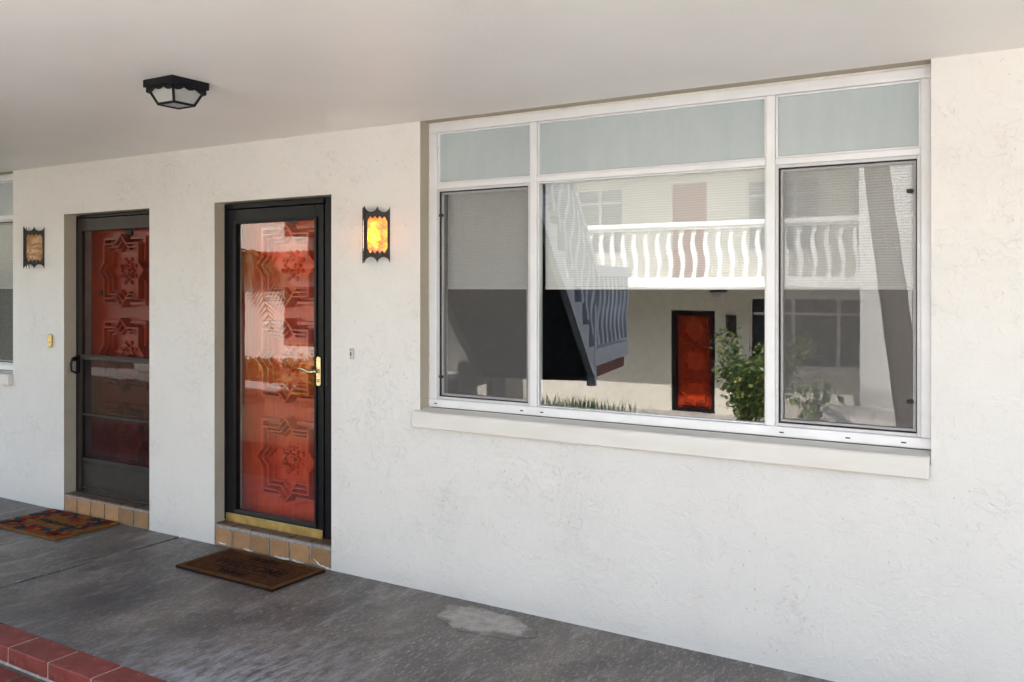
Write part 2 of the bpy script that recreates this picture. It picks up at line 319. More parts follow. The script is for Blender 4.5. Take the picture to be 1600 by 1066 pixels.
# ------------------------------------------------------------------ mesh helpers
class MB:
    def __init__(s): s.v = []; s.f = []; s.mi = []
    def add(s, vs, fs, mi=0):
        o = len(s.v); s.v += [tuple(p) for p in vs]; s.f += [tuple(i + o for i in f) for f in fs]; s.mi += [mi] * len(fs); return s
    def box(s, x0, x1, y0, y1, z0, z1, mi=0):
        return s.add([(x0, y0, z0), (x1, y0, z0), (x1, y1, z0), (x0, y1, z0), (x0, y0, z1), (x1, y0, z1), (x1, y1, z1), (x0, y1, z1)],
                     [(0, 3, 2, 1), (4, 5, 6, 7), (0, 1, 5, 4), (1, 2, 6, 5), (2, 3, 7, 6), (3, 0, 4, 7)], mi)
    def pane(s, x0, x1, y0, y1, z0, z1):      # front (towards -Y) is material 0, everything else material 1
        return s.add([(x0, y0, z0), (x1, y0, z0), (x1, y1, z0), (x0, y1, z0), (x0, y0, z1), (x1, y0, z1), (x1, y1, z1), (x0, y1, z1)],
                     [(0, 1, 5, 4)], 0).add([(x0, y1, z0), (x1, y1, z0), (x1, y1, z1), (x0, y1, z1), (x0, y0, z0), (x1, y0, z0), (x1, y0, z1), (x0, y0, z1)],
                     [(0, 3, 2, 1), (4, 5, 1, 0), (6, 7, 3, 2), (5, 6, 2, 1), (7, 4, 0, 3)], 1)
    def prism(s, pts, depth, axis='y', off=0, mi=0, M4=None):   # closed outline of 2-D points, extruded
        n = len(pts)
        def mk(p, q):
            if axis == 'y': return (p[0], q, p[1])
            if axis == 'x': return (q, p[0], p[1])
            return (p[0], p[1], q)
        vs = [mk(p, off) for p in pts] + [mk(p, off + depth) for p in pts]
        if M4: vs = [tuple(M4 @ Vector(v)) for v in vs]
        fs = [tuple(range(n)), tuple(range(2 * n - 1, n - 1, -1))] + [(i, i + n, (i + 1) % n + n, (i + 1) % n) for i in range(n)]
        return s.add(vs, fs, mi)
    def tube(s, pts, rad, n=8, mi=0, cap=True):
        P = [Vector(p) for p in pts]; rs = rad if isinstance(rad, (list, tuple)) else [rad] * len(P); vs = []; fs = []
        up = Vector((0, 0, 1)); prev = None
        for i, p in enumerate(P):
            t = (P[min(i + 1, len(P) - 1)] - P[max(i - 1, 0)]).normalized()
            if prev is None:
                a = t.cross(up if abs(t.z) < .9 else Vector((1, 0, 0))).normalized()
            else: a = (prev - t * prev.dot(t)).normalized()
            prev = a; b = t.cross(a)
            for k in range(n):
                an = 2 * math.pi * k / n; vs.append(p + (a * math.cos(an) + b * math.sin(an)) * rs[i])
        for i in range(len(P) - 1):
            for k in range(n): fs.append((i * n + k, i * n + (k + 1) % n, (i + 1) * n + (k + 1) % n, (i + 1) * n + k))
        if cap: fs += [tuple(range(n - 1, -1, -1)), tuple(range((len(P) - 1) * n, len(P) * n))]
        return s.add(vs, fs, mi)
    def sphere(s, c, r, nu=12, nv=8, sc=(1, 1, 1), mi=0):
        vs = []; fs = []
        for j in range(nv + 1):
            th = math.pi * j / nv
            for i in range(nu):
                ph = 2 * math.pi * i / nu
                vs.append((c[0] + r * sc[0] * math.sin(th) * math.cos(ph), c[1] + r * sc[1] * math.sin(th) * math.sin(ph), c[2] + r * sc[2] * math.cos(th)))
        for j in range(nv):
            for i in range(nu): fs.append((j * nu + i, (j + 1) * nu + i, (j + 1) * nu + (i + 1) % nu, j * nu + (i + 1) % nu))
        return s.add(vs, fs, mi)
    def loft(s, rings, close=True, mi=0):     # rings of equal length, in 3-D
        n = len(rings[0]); vs = [p for r in rings for p in r]; fs = []
        for i in range(len(rings) - 1):
            for k in range(n): fs.append((i * n + k, i * n + (k + 1) % n, (i + 1) * n + (k + 1) % n, (i + 1) * n + k))
        if close: fs.append(tuple(range((len(rings) - 1) * n, len(rings) * n)))
        return s.add(vs, fs, mi)
    def mesh(s, name, mats, normals=True):
        me = bpy.data.meshes.new(name); me.from_pydata(s.v, [], s.f)
        for m in (mats if isinstance(mats, (list, tuple)) else [mats]): me.materials.append(M[m] if isinstance(m, str) else m)
        me.polygons.foreach_set('material_index', s.mi)
        if normals:
            bm = bmesh.new(); bm.from_mesh(me); bmesh.ops.recalc_face_normals(bm, faces=bm.faces); bm.to_mesh(me); bm.free()
        me.update(); return me
    def build(s, name, mats, parent=None, bevel=0, seg=2, smooth=False, loc=None, normals=True):
        return link(s.mesh(name, mats, normals), name, parent, bevel, seg, smooth, loc)
def link(me, name, parent=None, bevel=0, seg=2, smooth=False, loc=None):
    o = bpy.data.objects.new(name, me); COL.objects.link(o); o.parent = parent
    if loc is not None: o.location = loc
    if bevel:
        b = o.modifiers.new('bevel', 'BEVEL'); b.width = bevel; b.segments = seg; b.limit_method = 'ANGLE'; b.angle_limit = R(40)
    if smooth: me.polygons.foreach_set('use_smooth', [True] * len(me.polygons))
    return o
def tag(o, label=None, cat=None, group=None, kind=None):
    if label: o['label'] = label
    if cat: o['category'] = cat
    if group: o['group'] = group
    if kind: o['kind'] = kind
    return o
def thing(name, label, cat, loc=(0, 0, 0), rz=0, group=None):
    o = bpy.data.objects.new(name, None); COL.objects.link(o); o.location = loc; o.rotation_euler = (0, 0, rz); o.empty_display_size = .2
    return tag(o, label, cat, group)
def copy_tree(o, parent=None):
    c = o.copy(); COL.objects.link(c); c.parent = parent
    for ch in list(o.children): copy_tree(ch, c)
    return c
def openwall(mb, x0, x1, z0, z1, holes, y0, y1, mi_face=0, mi_reveal=1):
    """wall slab with rectangular openings; front at y0, back at y1"""
    xs = sorted({x0, x1} | {h[0] for h in holes} | {h[1] for h in holes}); zs = sorted({z0, z1} | {h[2] for h in holes} | {h[3] for h in holes})
    def inside(a, b): return any(h[0] < a < h[1] and h[2] < b < h[3] for h in holes)
    for i in range(len(xs) - 1):
        for j in range(len(zs) - 1):
            a, b, c, d = xs[i], xs[i + 1], zs[j], zs[j + 1]
            if inside((a + b) / 2, (c + d) / 2): continue
            mb.add([(a, y0, c), (b, y0, c), (b, y0, d), (a, y0, d)], [(0, 1, 2, 3)], mi_face)
            mb.add([(a, y1, c), (b, y1, c), (b, y1, d), (a, y1, d)], [(3, 2, 1, 0)], mi_face)
    for a, b, c, d in holes:
        q = [((a, y0, c), (a, y1, c), (a, y1, d), (a, y0, d)), ((b, y0, d), (b, y1, d), (b, y1, c), (b, y0, c)),
             ((a, y0, d), (a, y1, d), (b, y1, d), (b, y0, d)), ((b, y0, c), (b, y1, c), (a, y1, c), (a, y0, c))]
        for k in q: mb.add(list(k), [(0, 1, 2, 3)], mi_reveal)
    for k in (((x0, y0, z0), (x0, y1, z0), (x0, y1, z1), (x0, y0, z1)), ((x1, y0, z1), (x1, y1, z1), (x1, y1, z0), (x1, y0, z0)),
              ((x0, y0, z1), (x0, y1, z1), (x1, y1, z1), (x1, y0, z1))): mb.add(list(k), [(0, 1, 2, 3)], mi_face)
    return mb

CZ = 2.576
# ================================================================== the setting
mb = MB(); prof = [(60, -.5), (-.4, -.5), (-1.7, -.30), (-2.6, -.30), (-7.5, -.86), (-30, -.9), (-400, -.9)]
for i in range(len(prof) - 1):
    (ya, za), (yb, zb) = prof[i], prof[i + 1]
    mb.add([(-300, ya, za), (300, ya, za), (300, yb, zb), (-300, yb, zb)], [(0, 1, 2, 3)])
g = mb.build('ground', 'ground'); tag(g, kind='structure')
if g.data.polygons[3].normal.z < 0: g.data.flip_normals()
# porch floor: a bed and two concrete slabs with a control joint between them
mb = MB().box(-16, 6, -1.47, .26, -.45, -.03); fl = mb.build('porch_floor', 'slot'); tag(fl, kind='structure')
for a, b in ((-16, -5.024), (-5.002, 6)):
    MB().box(a, b, -1.472, .004, -.03, 0).build('slab', 'concrete', fl, .004)
pts = []
rr = random.Random(3)
for k in range(150):
    t = 2 * math.pi * k / 150; r_ = 1 + .07 * math.sin(3 * t + 1) + .05 * math.sin(7 * t) + .04 * math.sin(11 * t + 2) + rr.uniform(-.03, .03)
    pts.append((-2.46 + .30 * r_ * math.cos(t) , -.205 + .155 * r_ * math.sin(t) - .05 * math.cos(t)))
tag(MB().prism(pts, .003, 'z', 0).build('cement_patch', 'patch', None, .001), kind='structure')
tag(MB().box(-3.4, 16, -11.5, -2.9, -1.1, -.30).build('bounce_paving', 'bounce_pale'), kind='structure')  # added reflector: throws sunlight up onto the porch ceiling
tag(MB().box(-6.9, -3.402, -11.3, -6.9, -1.1, -.80).build('bounce_paving', 'bounce_pale'), kind='structure')  # added extension of the same bounce surface to the left
# a walk on the far side of the courtyard
tag(MB().box(-40, 30, -13.2, -11.55, -.95, -.84).build('far_walk', 'walk'), kind='structure')

# ================================================================== this building
B = thing('apartment_building', 'white stucco apartment block with covered porch, two red doors and wide windows', 'building', (-3.5, 0, 0))
B.location = (0, 0, 0)
D1 = (-6.325, -5.333); D2 = (-4.675, -3.662); W1 = (-3.008, -.449); SH = -6.552; W0 = (W1[0] + SH, W1[1] + SH)
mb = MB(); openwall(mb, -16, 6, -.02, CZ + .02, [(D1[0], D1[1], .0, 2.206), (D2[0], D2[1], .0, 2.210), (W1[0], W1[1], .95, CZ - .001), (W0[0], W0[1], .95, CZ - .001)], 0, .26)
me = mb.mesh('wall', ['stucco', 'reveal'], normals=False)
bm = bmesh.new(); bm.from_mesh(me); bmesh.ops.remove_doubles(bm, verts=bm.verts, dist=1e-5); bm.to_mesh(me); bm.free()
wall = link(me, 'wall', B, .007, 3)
MB().box(-16, 6, -2.45, .5, CZ, CZ + .22).build('ceiling', 'ceiling', B, .01)
MB().box(-16, 6, .0, 6, CZ + .222, 5.25).build('upper_storey', 'stucco', B)
MB().box(-16.4, 6.4, -.35, 6.4, 5.252, 5.36).build('roof_slab', 'white_paint', B)
MB().box(-16, 6, -2.43, -2.38, 3.55, 3.62).build('gallery_rail', 'white_paint', B)
MB().box(-8.4, -3.3, -4.75, -.005, 4.62, 4.76).build('stair_shade_slab', 'white_paint', B)  # added unseen slab, keeps the sun off the mirrored stair
# rooms behind the glass
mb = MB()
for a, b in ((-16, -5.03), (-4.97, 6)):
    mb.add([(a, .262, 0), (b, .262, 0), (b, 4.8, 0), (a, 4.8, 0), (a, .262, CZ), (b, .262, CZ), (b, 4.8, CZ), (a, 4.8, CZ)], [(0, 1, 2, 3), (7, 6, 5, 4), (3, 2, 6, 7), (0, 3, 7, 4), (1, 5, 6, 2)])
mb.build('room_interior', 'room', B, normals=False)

# ---- carved doors
def star_outline(sq, di):
    k = di - sq          # the diamond pokes through each side of the square by k
    return [(sq, -sq), (sq, -k), (di, 0), (sq, k), (sq, sq), (k, sq), (0, di), (-k, sq), (-sq, sq), (-sq, k), (-di, 0), (-sq, -k), (-sq, -sq), (-k, -sq), (0, -di), (k, -sq)]
def star_mesh():
    mb = MB()
    prof = [(0, 0), (0, .070), (.004, .078), (.013, .078), (.018, .020), (.026, .020), (.030, .058), (.039, .058), (.044, .010), (.051, .010), (.055, .036), (.062, .036), (.067, .004)]
    rings = []
    for ins, h in prof:
        rings.append([(x, -h, z) for x, z in star_outline(.205 - ins, .268 - ins * 1.18)])
    mb.loft(rings)
    # corner mouldings of the square field behind the star
    for sx in (-1, 1):
        for sz in (-1, 1):
            o = .252; i_ = .222; e = .072
            L = [(o, e), (o, o), (e, o), (e, i_), (i_, i_), (i_, e)]
            r0 = [(sx * a, 0, sz * b) for a, b in L]; r1 = [(sx * (a - (.006 if a == o else -.006 if a == i_ else 0)), -.046, sz * (b - (.006 if b == o else -.006 if b == i_ else 0))) for a, b in L]
            mb.loft([r0, r1])
    # rosette: eight-pointed star with a ring of petals
    def oct_(r1, r2, h, rot=0): return [((r1 if k % 2 == 0 else r2) * math.cos(math.pi * k / 8 + rot), -h, (r1 if k % 2 == 0 else r2) * math.sin(math.pi * k / 8 + rot)) for k in range(16)]
    mb.loft([oct_(.078, .054, .002), oct_(.076, .052, .026), oct_(.062, .043, .028), oct_(.058, .041, .006), oct_(.046, .032, .006), oct_(.043, .029, .030), oct_(.028, .02, .036), oct_(.012, .01, .030)])
    for k in range(8):
        t = math.pi / 4 * k + math.pi / 8; mb.sphere((.092 * math.cos(t), -.004, .092 * math.sin(t)), .016, 7, 5, (1, 1.2, 1))
    return mb.mesh('carved_star', 'red')
STAR = star_mesh()
def entry_door(x0, x1, zs, label, plate_z, bolt=None):
    d = MB().box(x0 + .03, x1 - .03, .2, .245, .15, 2.18).build('entry_door', 'red', B, .003); d['label'] = label
    for z in zs:
        link(STAR, 'carved_star', d, .0, loc=((x0 + x1) / 2, .2, z))
    cx = (x0 + x1) / 2
    MB().prism([(cx - .042, plate_z - .02), (cx + .042, plate_z - .02), (cx + .042, plate_z + .02), (cx - .042, plate_z + .02)], .01, 'y', .188).build('number_plaque', 'plaque', d, .003)
    if bolt: MB().tube([(bolt[0], .2, bolt[1]), (bolt[0], .188, bolt[1])], .020, 14).build('deadbolt', 'plaque', d, .003)
    # jamb lining
    j = MB().box(x0 + .001, x0 + .029, .125, .256, .142, 2.18).box(x1 - .029, x1 - .001, .125, .256, .142, 2.18).box(x0 + .001, x1 - .001, .125, .256, 2.182, 2.203)
    j.build('door_jamb', 'jamb', B, .002)
    return d
entry_door(*D1, (1.785, 1.175, .565), 'carved red door behind the dark bronze screen door', 2.065, (-6.165, 1.62))
entry_door(*D2, (1.803, 1.200, .576), 'carved red-orange door behind the full glass storm door', 2.085)

# ---- black full-glass storm door (right)
yL = .082
lx0, lx1, lz0, lz1 = D2[0] + .014, -3.803, .152, 2.168
mb = MB()
gx0, gx1, gz0, gz1 = -4.565, -3.868, .224, 2.078
mb.box(lx0, gx0, yL, yL + .034, lz0, lz1).box(gx1, lx1, yL, yL + .034, lz0, lz1).box(gx0, gx1, yL, yL + .034, gz1, lz1).box(gx0, gx1, yL, yL + .034, lz0, gz0)
sdoor = mb.build('storm_door', 'black_metal', B, .004); sdoor['label'] = 'black storm door with a full glass pane and brass kick plate'
# bevelled glazing bead
def bead(x0, x1, z0, z1, wdt, y, h):
    o = [(x0, z0), (x1, z0), (x1, z1), (x0, z1)]; i = [(x0 + wdt, z0 + wdt), (x1 - wdt, z0 + wdt), (x1 - wdt, z1 - wdt), (x0 + wdt, z1 - wdt)]
    mb = MB(); mb.loft([[(a, y, b) for a, b in o], [(a, y - h, b) for a, b in o], [(a, y - h * .6, b) for a, b in i], [(a, y + .012, b) for a, b in i]], close=False); return mb
bead(gx0 - .016, gx1 + .016, gz0 - .016, gz1 + .016, .020, yL - .0005, .010).build('glazing_bead', 'black_metal', sdoor)
MB().pane(gx0 - .004, gx1 + .004, yL + .014, yL + .019, gz0 - .004, gz1 + .004).build('glass_pane', ['door_glass', 'clear'], sdoor, normals=False)
MB().box(lx0 + .004, lx1 - .004, yL - .006, yL - .001, .130, .196).build('kick_plate', 'brass', sdoor, .002)
mb = MB().box(lx1 + .004, D2[1] - .001, yL + .008, yL + .05, .148, 2.205).box(D2[0] + .001, lx0 - .003, yL - .004, yL + .05, .148, 2.205).box(lx0 - .003, lx1 + .004, yL - .004, yL + .05, lz1 + .004, 2.205)
mb.build('storm_door_frame', 'black_metal', B, .003)
# lever handle and plates
hx = -3.836; hz = 1.156
def rrect(x0, x1, z0, z1, r, n=5):
    p = []
    for cx_, cz_, a0 in ((x1 - r, z1 - r, 0), (x0 + r, z1 - r, 90), (x0 + r, z0 + r, 180), (x1 - r, z0 + r, 270)):
        for k in range(n + 1): t = R(a0 + 90 * k / n); p.append((cx_ + r * math.cos(t), cz_ + r * math.sin(t)))
    return p
ep = MB().prism(rrect(hx - .018, hx + .018, 1.065, 1.245, .014), .010, 'y', yL - .010).build('handle', 'pale_brass', sdoor, .003)
mb = MB().tube([(hx, yL - .008, hz), (hx, yL - .052, hz)], .011, 12)
mb.tube([(hx, yL - .050, hz), (hx - .035, yL - .056, hz - .004), (hx - .07, yL - .058, hz + .010), (hx - .10, yL - .056, hz + .016), (hx - .125, yL - .052, hz + .010), (hx - .135, yL - .05, hz)], [.011, .010, .0085, .008, .007, .005], 10)
mb.tube([(hx, yL - .009, 1.10), (hx, yL - .016, 1.10)], .008, 12)
mb.build('lever', 'pale_brass', ep if False else sdoor, smooth=True)
MB().box(lx1 + .012, lx1 + .030, yL + .0045, yL + .0075, 1.07, 1.24).build('strike_plate', 'iron', sdoor, .001)

# ---- dark bronze screen door (left)
yS = .098
ax0, ax1, az0, az1 = D1[0] + .012, D1[1] - .002, .122, 2.178
mb = MB(); st = .05
rails = [(az0, .15), (.372, .392), (.708, .722), (1.125, 1.152), (2.085, az1)]
mb.box(ax0, ax0 + st, yS, yS + .03, az0, az1).box(ax1 - st, ax1, yS, yS + .03, az0, az1)
for a, b in rails: mb.box(ax0 + st, ax1 - st, yS, yS + .03, a, b)
scd = mb.build('screen_door', 'bronze', B, .003); scd['label'] = 'dark bronze aluminium screen door with glass lower panels'
ix0, ix1 = ax0 + st, ax1 - st
MB().box(ix0 + .002, ix1 - .002, yS + .012, yS + .014, 1.153, 2.084).build('insect_screen', 'door_screen', scd)
for a, b in ((.724, 1.123), (.394, .706)):
    MB().pane(ix0 + .002, ix1 - .002, yS + .012, yS + .016, a, b).build('glass_panel', ['dusty_glass', 'clear'], scd, normals=False)
MB().box(ix0 + .001, ix1 - .001, yS + .008, yS + .02, .152, .370).build('kick_panel', 'bronze', scd)
MB().box(ix0 + .02, ix1 - .001, yS - .006, yS + .007, .17, .182).box(ix0 + .02, ix1 - .001, yS - .004, yS + .007, .345, .352).build('kick_panel_rib', 'bronze', scd, .002)
# inner track line seen beside the left stile
MB().box(ix0, ix0 + .010, yS - .006, yS + .012, .15, 2.085).box(ix0 + .010, ix1, yS - .006, yS + .010, 1.153, 1.163).build('screen_track', 'bronze', scd, .002)
mb = MB().prism(rrect(ax0 + .004, ax0 + .036, 1.02, 1.16, .012), .012, 'y', yS - .012)
mb.tube([(ax0 + .02, yS - .012, 1.145), (ax0 + .02, yS - .05, 1.135), (ax0 + .012, yS - .058, 1.09), (ax0 + .014, yS - .054, 1.04), (ax0 + .02, yS - .014, 1.02)], .008, 8)
mb.tube([(ax0 + .02, yS - .012, 1.125), (ax0 + .02, yS - .045, 1.125)], .012, 10)
mb.build('handle', 'black_metal', scd, .001)
MB().box(ax0 - .011, ax0 - .002, yS - .004, yS + .04, .122, 2.2).box(ax0 - .002, ax1, yS - .004, yS + .04, az1 + .004, 2.2).build('screen_door_frame', 'black_metal', B, .002)

# ---- tiled thresholds
TF = MB().box(-.0775, .0775, -.008, .0, -.056, .056).mesh('tile', 'tile'); TT = MB().box(-.0775, .0775, 0, .085, 0, .010).mesh('tread_tile', 'top_tile')
def threshold(x0, x1, top):
    s = MB().box(x0 + .002, x1 - .002, .006, .258, .0, top - .014).build('threshold_step', 'grout', B, .002)
    n = 6; p = (x1 - x0 - .006) / n
    for k in range(n):
        cx = x0 + .003 + p * (k + .5)
        t = link(TF, 'tile', s, .003, loc=(cx, .0055, .061 + rr.uniform(-.002, .002))); t.scale = ((p - .017) / .155, 1, .94); t.rotation_euler = (0, rr.uniform(-.006, .006), 0)
        t = link(TT, 'tread_tile', s, .003, loc=(cx, .0055 + rr.uniform(-.001, .001), top - .0135)); t.scale = ((p - .014) / .155, 1, 1)
    return s
threshold(*D1, .137); threshold(*D2, .146)
# white paint drips and chipped edge along the foot of the right-hand threshold
for (x, z, l, hgt, tl) in ((-4.63, .022, .07, .007, .02), (-4.40, .016, .09, .008, .0), (-4.13, .014, .13, .016, -.01), (-3.98, .016, .10, .014, .03), (-3.80, .05, .07, .010, .55), (-3.74, .020, .09, .010, .12)):
    pts = []
    for k in range(9): pts.append((x + l * k / 8, z - tl * l * k / 8 + rr.uniform(-.003, .003)))
    for k in range(8, -1, -1): pts.append((x + l * k / 8, z - tl * l * k / 8 - hgt * (1 - abs(k - 4) / 5) - rr.uniform(0, .003)))
    MB().prism(pts, .0012, 'y', -.0042).build('paint_drip', 'white_paint', bpy.data.objects['threshold_step.001'])

# ---- windows
def window(dx, label):
    X = lambda v: v + dx
    y0, y1 = .070, .135
    L, Rr = X(W1[0] + .012), X(W1[1] - .006); T = CZ - .012; Bt = 1.000
    xl, xr = X(-2.950), X(-.496); m1 = (X(-2.352), X(-2.313)); m2 = (X(-1.131), X(-1.090)); tr = (2.206, 2.236); bi = 1.046; ti = 2.518
    mb = MB()
    mb.box(L, Rr, y0, y1, ti, T).box(L, Rr, y0, y1, Bt, bi).box(L, xl, y0, y1, bi, ti).box(xr, Rr, y0, y1, bi, ti)
    for m_ in (m1, m2): mb.box(m_[0], m_[1], y0 + .004, y1, bi, ti)
    for a, b in ((xl, m1[0]), (m1[1], m2[0]), (m2[1], xr)): mb.box(a, b, y0 + .006, y1, *tr)
    wobj = mb.build('window', 'alu', B, .004); wobj['label'] = label
    # caulk fillet round the frame
    c = MB().box(X(W1[0]) + .0005, L - .0005, y0 + .006, y0 + .03, .992, CZ - .003).box(Rr + .0005, X(W1[1]) - .0005, y0 + .006, y0 + .03, .992, CZ - .003).box(L, Rr, y0 + .004, y0 + .03, T + .0005, CZ - .002)
    c.build('caulk_bead', 'caulk', wobj, .002)
    # narrow stepped sub-frame inside every light
    def sub(a, b, c_, d, wd, y, dep, mat, nm):
        mb = MB().box(a, a + wd, y, y + dep, c_, d).box(b - wd, b, y, y + dep, c_, d).box(a + wd, b - wd, y, y + dep, c_, c_ + wd).box(a + wd, b - wd, y, y + dep, d - wd, d); mb.build(nm, mat, wobj, .0015)
    e = .0006
    for a, b in ((xl, m1[0]), (m1[1], m2[0]), (m2[1], xr)):
        sub(a + e, b - e, tr[1] + e, ti - e, .009, y0 + .016, .04, 'alu', 'glazing_stop')
        MB().box(a + .009, b - .009, y0 + .030, y0 + .036, tr[1] + .009, ti - .009).build('transom_pane', 'frosted', wobj)
    # fixed centre light
    sub(m1[1] + e, m2[0] - e, bi + e, tr[0] - e, .007, y0 + .014, .04, 'alu', 'glazing_stop')
    MB().pane(m1[1] + .006, m2[0] - .006, y0 + .026, y0 + .032, bi + .006, tr[0] - .006).build('window_pane', ['glass', 'clear'], wobj, normals=False)
    # side lights: pitted sash, black gasket, screen in its own frame, pane behind
    for a, b in ((xl, m1[0]), (m2[1], xr)):
        sub(a + e, b - e, bi + e, tr[0] - e, .014, y0 + .008, .05, 'pitted', 'sash')
        sub(a + .0146, b - .0146, bi + .0146, tr[0] - .0146, .0035, y0 + .010, .04, 'gasket', 'gasket')
        MB().box(a + .021, b - .021, y0 + .016, y0 + .018, bi + .021, tr[0] - .021).build('insect_screen', 'screen', wobj)
        sub(a + .0200, b - .0200, bi + .0200, tr[0] - .0200, .011, y0 + .022, .012, 'pitted', 'inner_sash')
        MB().pane(a + .03, b - .03, y0 + .040, y0 + .045, bi + .03, tr[0] - .03).build('window_pane', ['glass', 'clear'], wobj, normals=False)
        for z in ((2.06, 1.19) if b == xr else (2.06, 1.17)):
            xx = b - .040 if b == xr else a + .028
            MB().box(xx - .014, xx + .012, y0 + .003, y0 + .0155, z - .008, z + .008).build('screen_clip', 'gasket', wobj, .003)
    # roller shades hanging behind the glass
    for a, b in ((xl + .01, m1[0] - .002), (m1[1] + .002, m2[0] - .002), (m2[1] + .002, xr - .01)):
        sh = MB().box(a, b, y1 + .030, y1 + .032, 1.668, 2.50).build('roller_shade', 'shade', wobj)
        MB().box(a, b, y1 + .024, y1 + .037, 1.652, 1.6675).build('hem_bar', 'white_paint', sh, .003)
    # weep slots
    for x in (-2.955, -2.40, -2.28, -1.06, -.78, -.56): MB().box(X(x) - .010, X(x) + .010, y0 - .0006, y0 + .01, 1.018, 1.024).build('weep_slot', 'slot', wobj)
    s = MB()
    pr = [(-.040, .898), (-.040, .978), (-.030, .986), (.069, .999), (.069, .97), (.001, .955), (.001, .898)]
    s.prism([(a, b) for a, b in pr], (X(-.452) - X(-3.040)), 'x', X(-3.040)); s.build('window_sill', 'sill', wobj, .006, 3)
    return wobj
window(0, 'wide aluminium window of three lights with frosted transoms above')
window(SH, 'neighbouring aluminium window cut off at the left edge')

# ================================================================== fittings on the wall and ceiling
def sconce(x, z0, lit, label):
    t = thing('wall_sconce', label, 'wall lamp', (x, 0, z0), 0, 'sconces beside the doors')
    h = .100; Ht = .318
    # two faces meeting at a vertical corner that points away from the wall; each a cut-out iron plate
    fw = h * math.sqrt(2); th = .003
    def plate(side):
        rot = Matrix.Translation((0, -h - .003, 0)) @ Matrix.Rotation(R(45 if side > 0 else 135), 4, 'Z')
        # u runs 0..fw along the face from the corner to the wall
        n = 22; top = []; bot = []
        for k in range(n + 1):
            u = k / n; s_ = abs(math.sin(math.pi * 2 * u)); s_ = 1 - s_ ** .55
            top.append(.285 + .033 * s_); bot.append(.033 - .033 * s_)
        o0, o1 = .017, fw - .016; z0_, z1_ = .052, .264
        us = [fw * k / n for k in range(n + 1)]
        # opening with clipped corners and saw-toothed head and foot
        def hole(u):
            if u <= o0 or u >= o1: return None
            f = (u - o0) / (o1 - o0); cl = min(f, 1 - f); c = max(0, .14 - cl) / .14 * .03
            tooth = .018 * abs(((f * 4) % 1) * 2 - 1) if .12 < f < .88 else 0
            return z0_ + c + tooth, z1_ - c - tooth
        mb = MB(); N = 66
        def prof(u):
            x_ = u / fw * n; i = min(int(x_), n - 1); fr = x_ - i
            return bot[i] * (1 - fr) + bot[i + 1] * fr, top[i] * (1 - fr) + top[i + 1] * fr
        for k in range(N):
            ua, ub = fw * k / N, fw * (k + 1) / N; um = (ua + ub) / 2
            ba, ta = prof(ua); bb, tb = prof(ub); hm = hole(um)
            segs = [((ba, bb), (ta, tb))] if hm is None else None
            if hm:
                ha = hole(ua) or hm; hb = hole(ub) or hm
                segs = [((ba, bb), (ha[0], hb[0])), ((ha[1], hb[1]), (ta, tb))]
            for (l0, l1), (u0, u1) in segs:
                P = [(ua, 0, l0), (ub, 0, l1), (ub, 0, u1), (ua, 0, u0), (ua, th, l0), (ub, th, l1), (ub, th, u1), (ua, th, u0)]
                mb.add([tuple(rot @ Vector(p)) for p in P], [(0, 1, 2, 3), (7, 6, 5, 4), (0, 4, 5, 1), (3, 2, 6, 7), (0, 3, 7, 4), (1, 5, 6, 2)])
        # rolled edge at the corner and at the wall
        mb.build('cage_plate', 'iron', t)
        g = MB(); yy = th + .003 if side > 0 else -.003 - .0
        P = []
        for q in (yy, yy + .003):
            P += [tuple(rot @ Vector((u, q if side > 0 else -q * 0 - (q - yy) + yy, zz))) for u, zz in ((.010, .044), (fw - .008, .044), (fw - .008, .272), (.010, .272))]
        g.add(P, [(0, 1, 2, 3), (7, 6, 5, 4), (0, 4, 5, 1), (1, 5, 6, 2), (2, 6, 7, 3), (3, 7, 4, 0)]); g.build('amber_pane', 'amber', t)
    plate(1); plate(-1)
    MB().box(-.055, .055, -.006, -.001, .04, .276).build('back_plate', 'iron', t, .002)
    MB().prism([(-h + .001, -.003), (-.030, -h + .030), (.030, -h + .030), (h - .001, -.003)], .004, 'z', .278).build('top_light_stop', 'iron', t)  # added plate, blocks lamp light from the wall, open at the front corner
    MB().prism([(-h + .001, -.003), (0, -h + .002), (h - .001, -.003)], .004, 'z', .036).build('bottom_light_stop', 'iron', t)  # added plate, stops lamp light spilling down the wall
    MB().box(-.02, .02, -.03, -.0065, .042, .058).build('bracket', 'iron', t)
    MB().tube([(0, -h - .003, .012), (0, -h - .003, .308)], .0055, 8).build('corner_bar', 'iron', t)
    MB().tube([(0, -.035, .055), (0, -.035, .105)], .014, 10).build('lamp_holder', 'iron', t)
    MB().sphere((0, -.040, .148), .026, 14, 10, (1, 1, 1.45)).build('bulb', 'bulb' if lit else 'dead_bulb', t, smooth=True)
    if lit:
        ld = bpy.data.lights.new('sconce_light', 'POINT'); ld.energy = .45; ld.color = (1, .78, .50); ld.shadow_soft_size = .025
        lo = bpy.data.objects.new('sconce_light', ld); COL.objects.link(lo); lo.parent = t; lo.location = (0, -.045, .165)
sconce(-3.318, 1.800, True, 'lit amber glass iron sconce between the glass storm door and the wide window')
sconce(-6.672, 1.806, False, 'unlit amber glass iron sconce to the left of the bronze screen door')

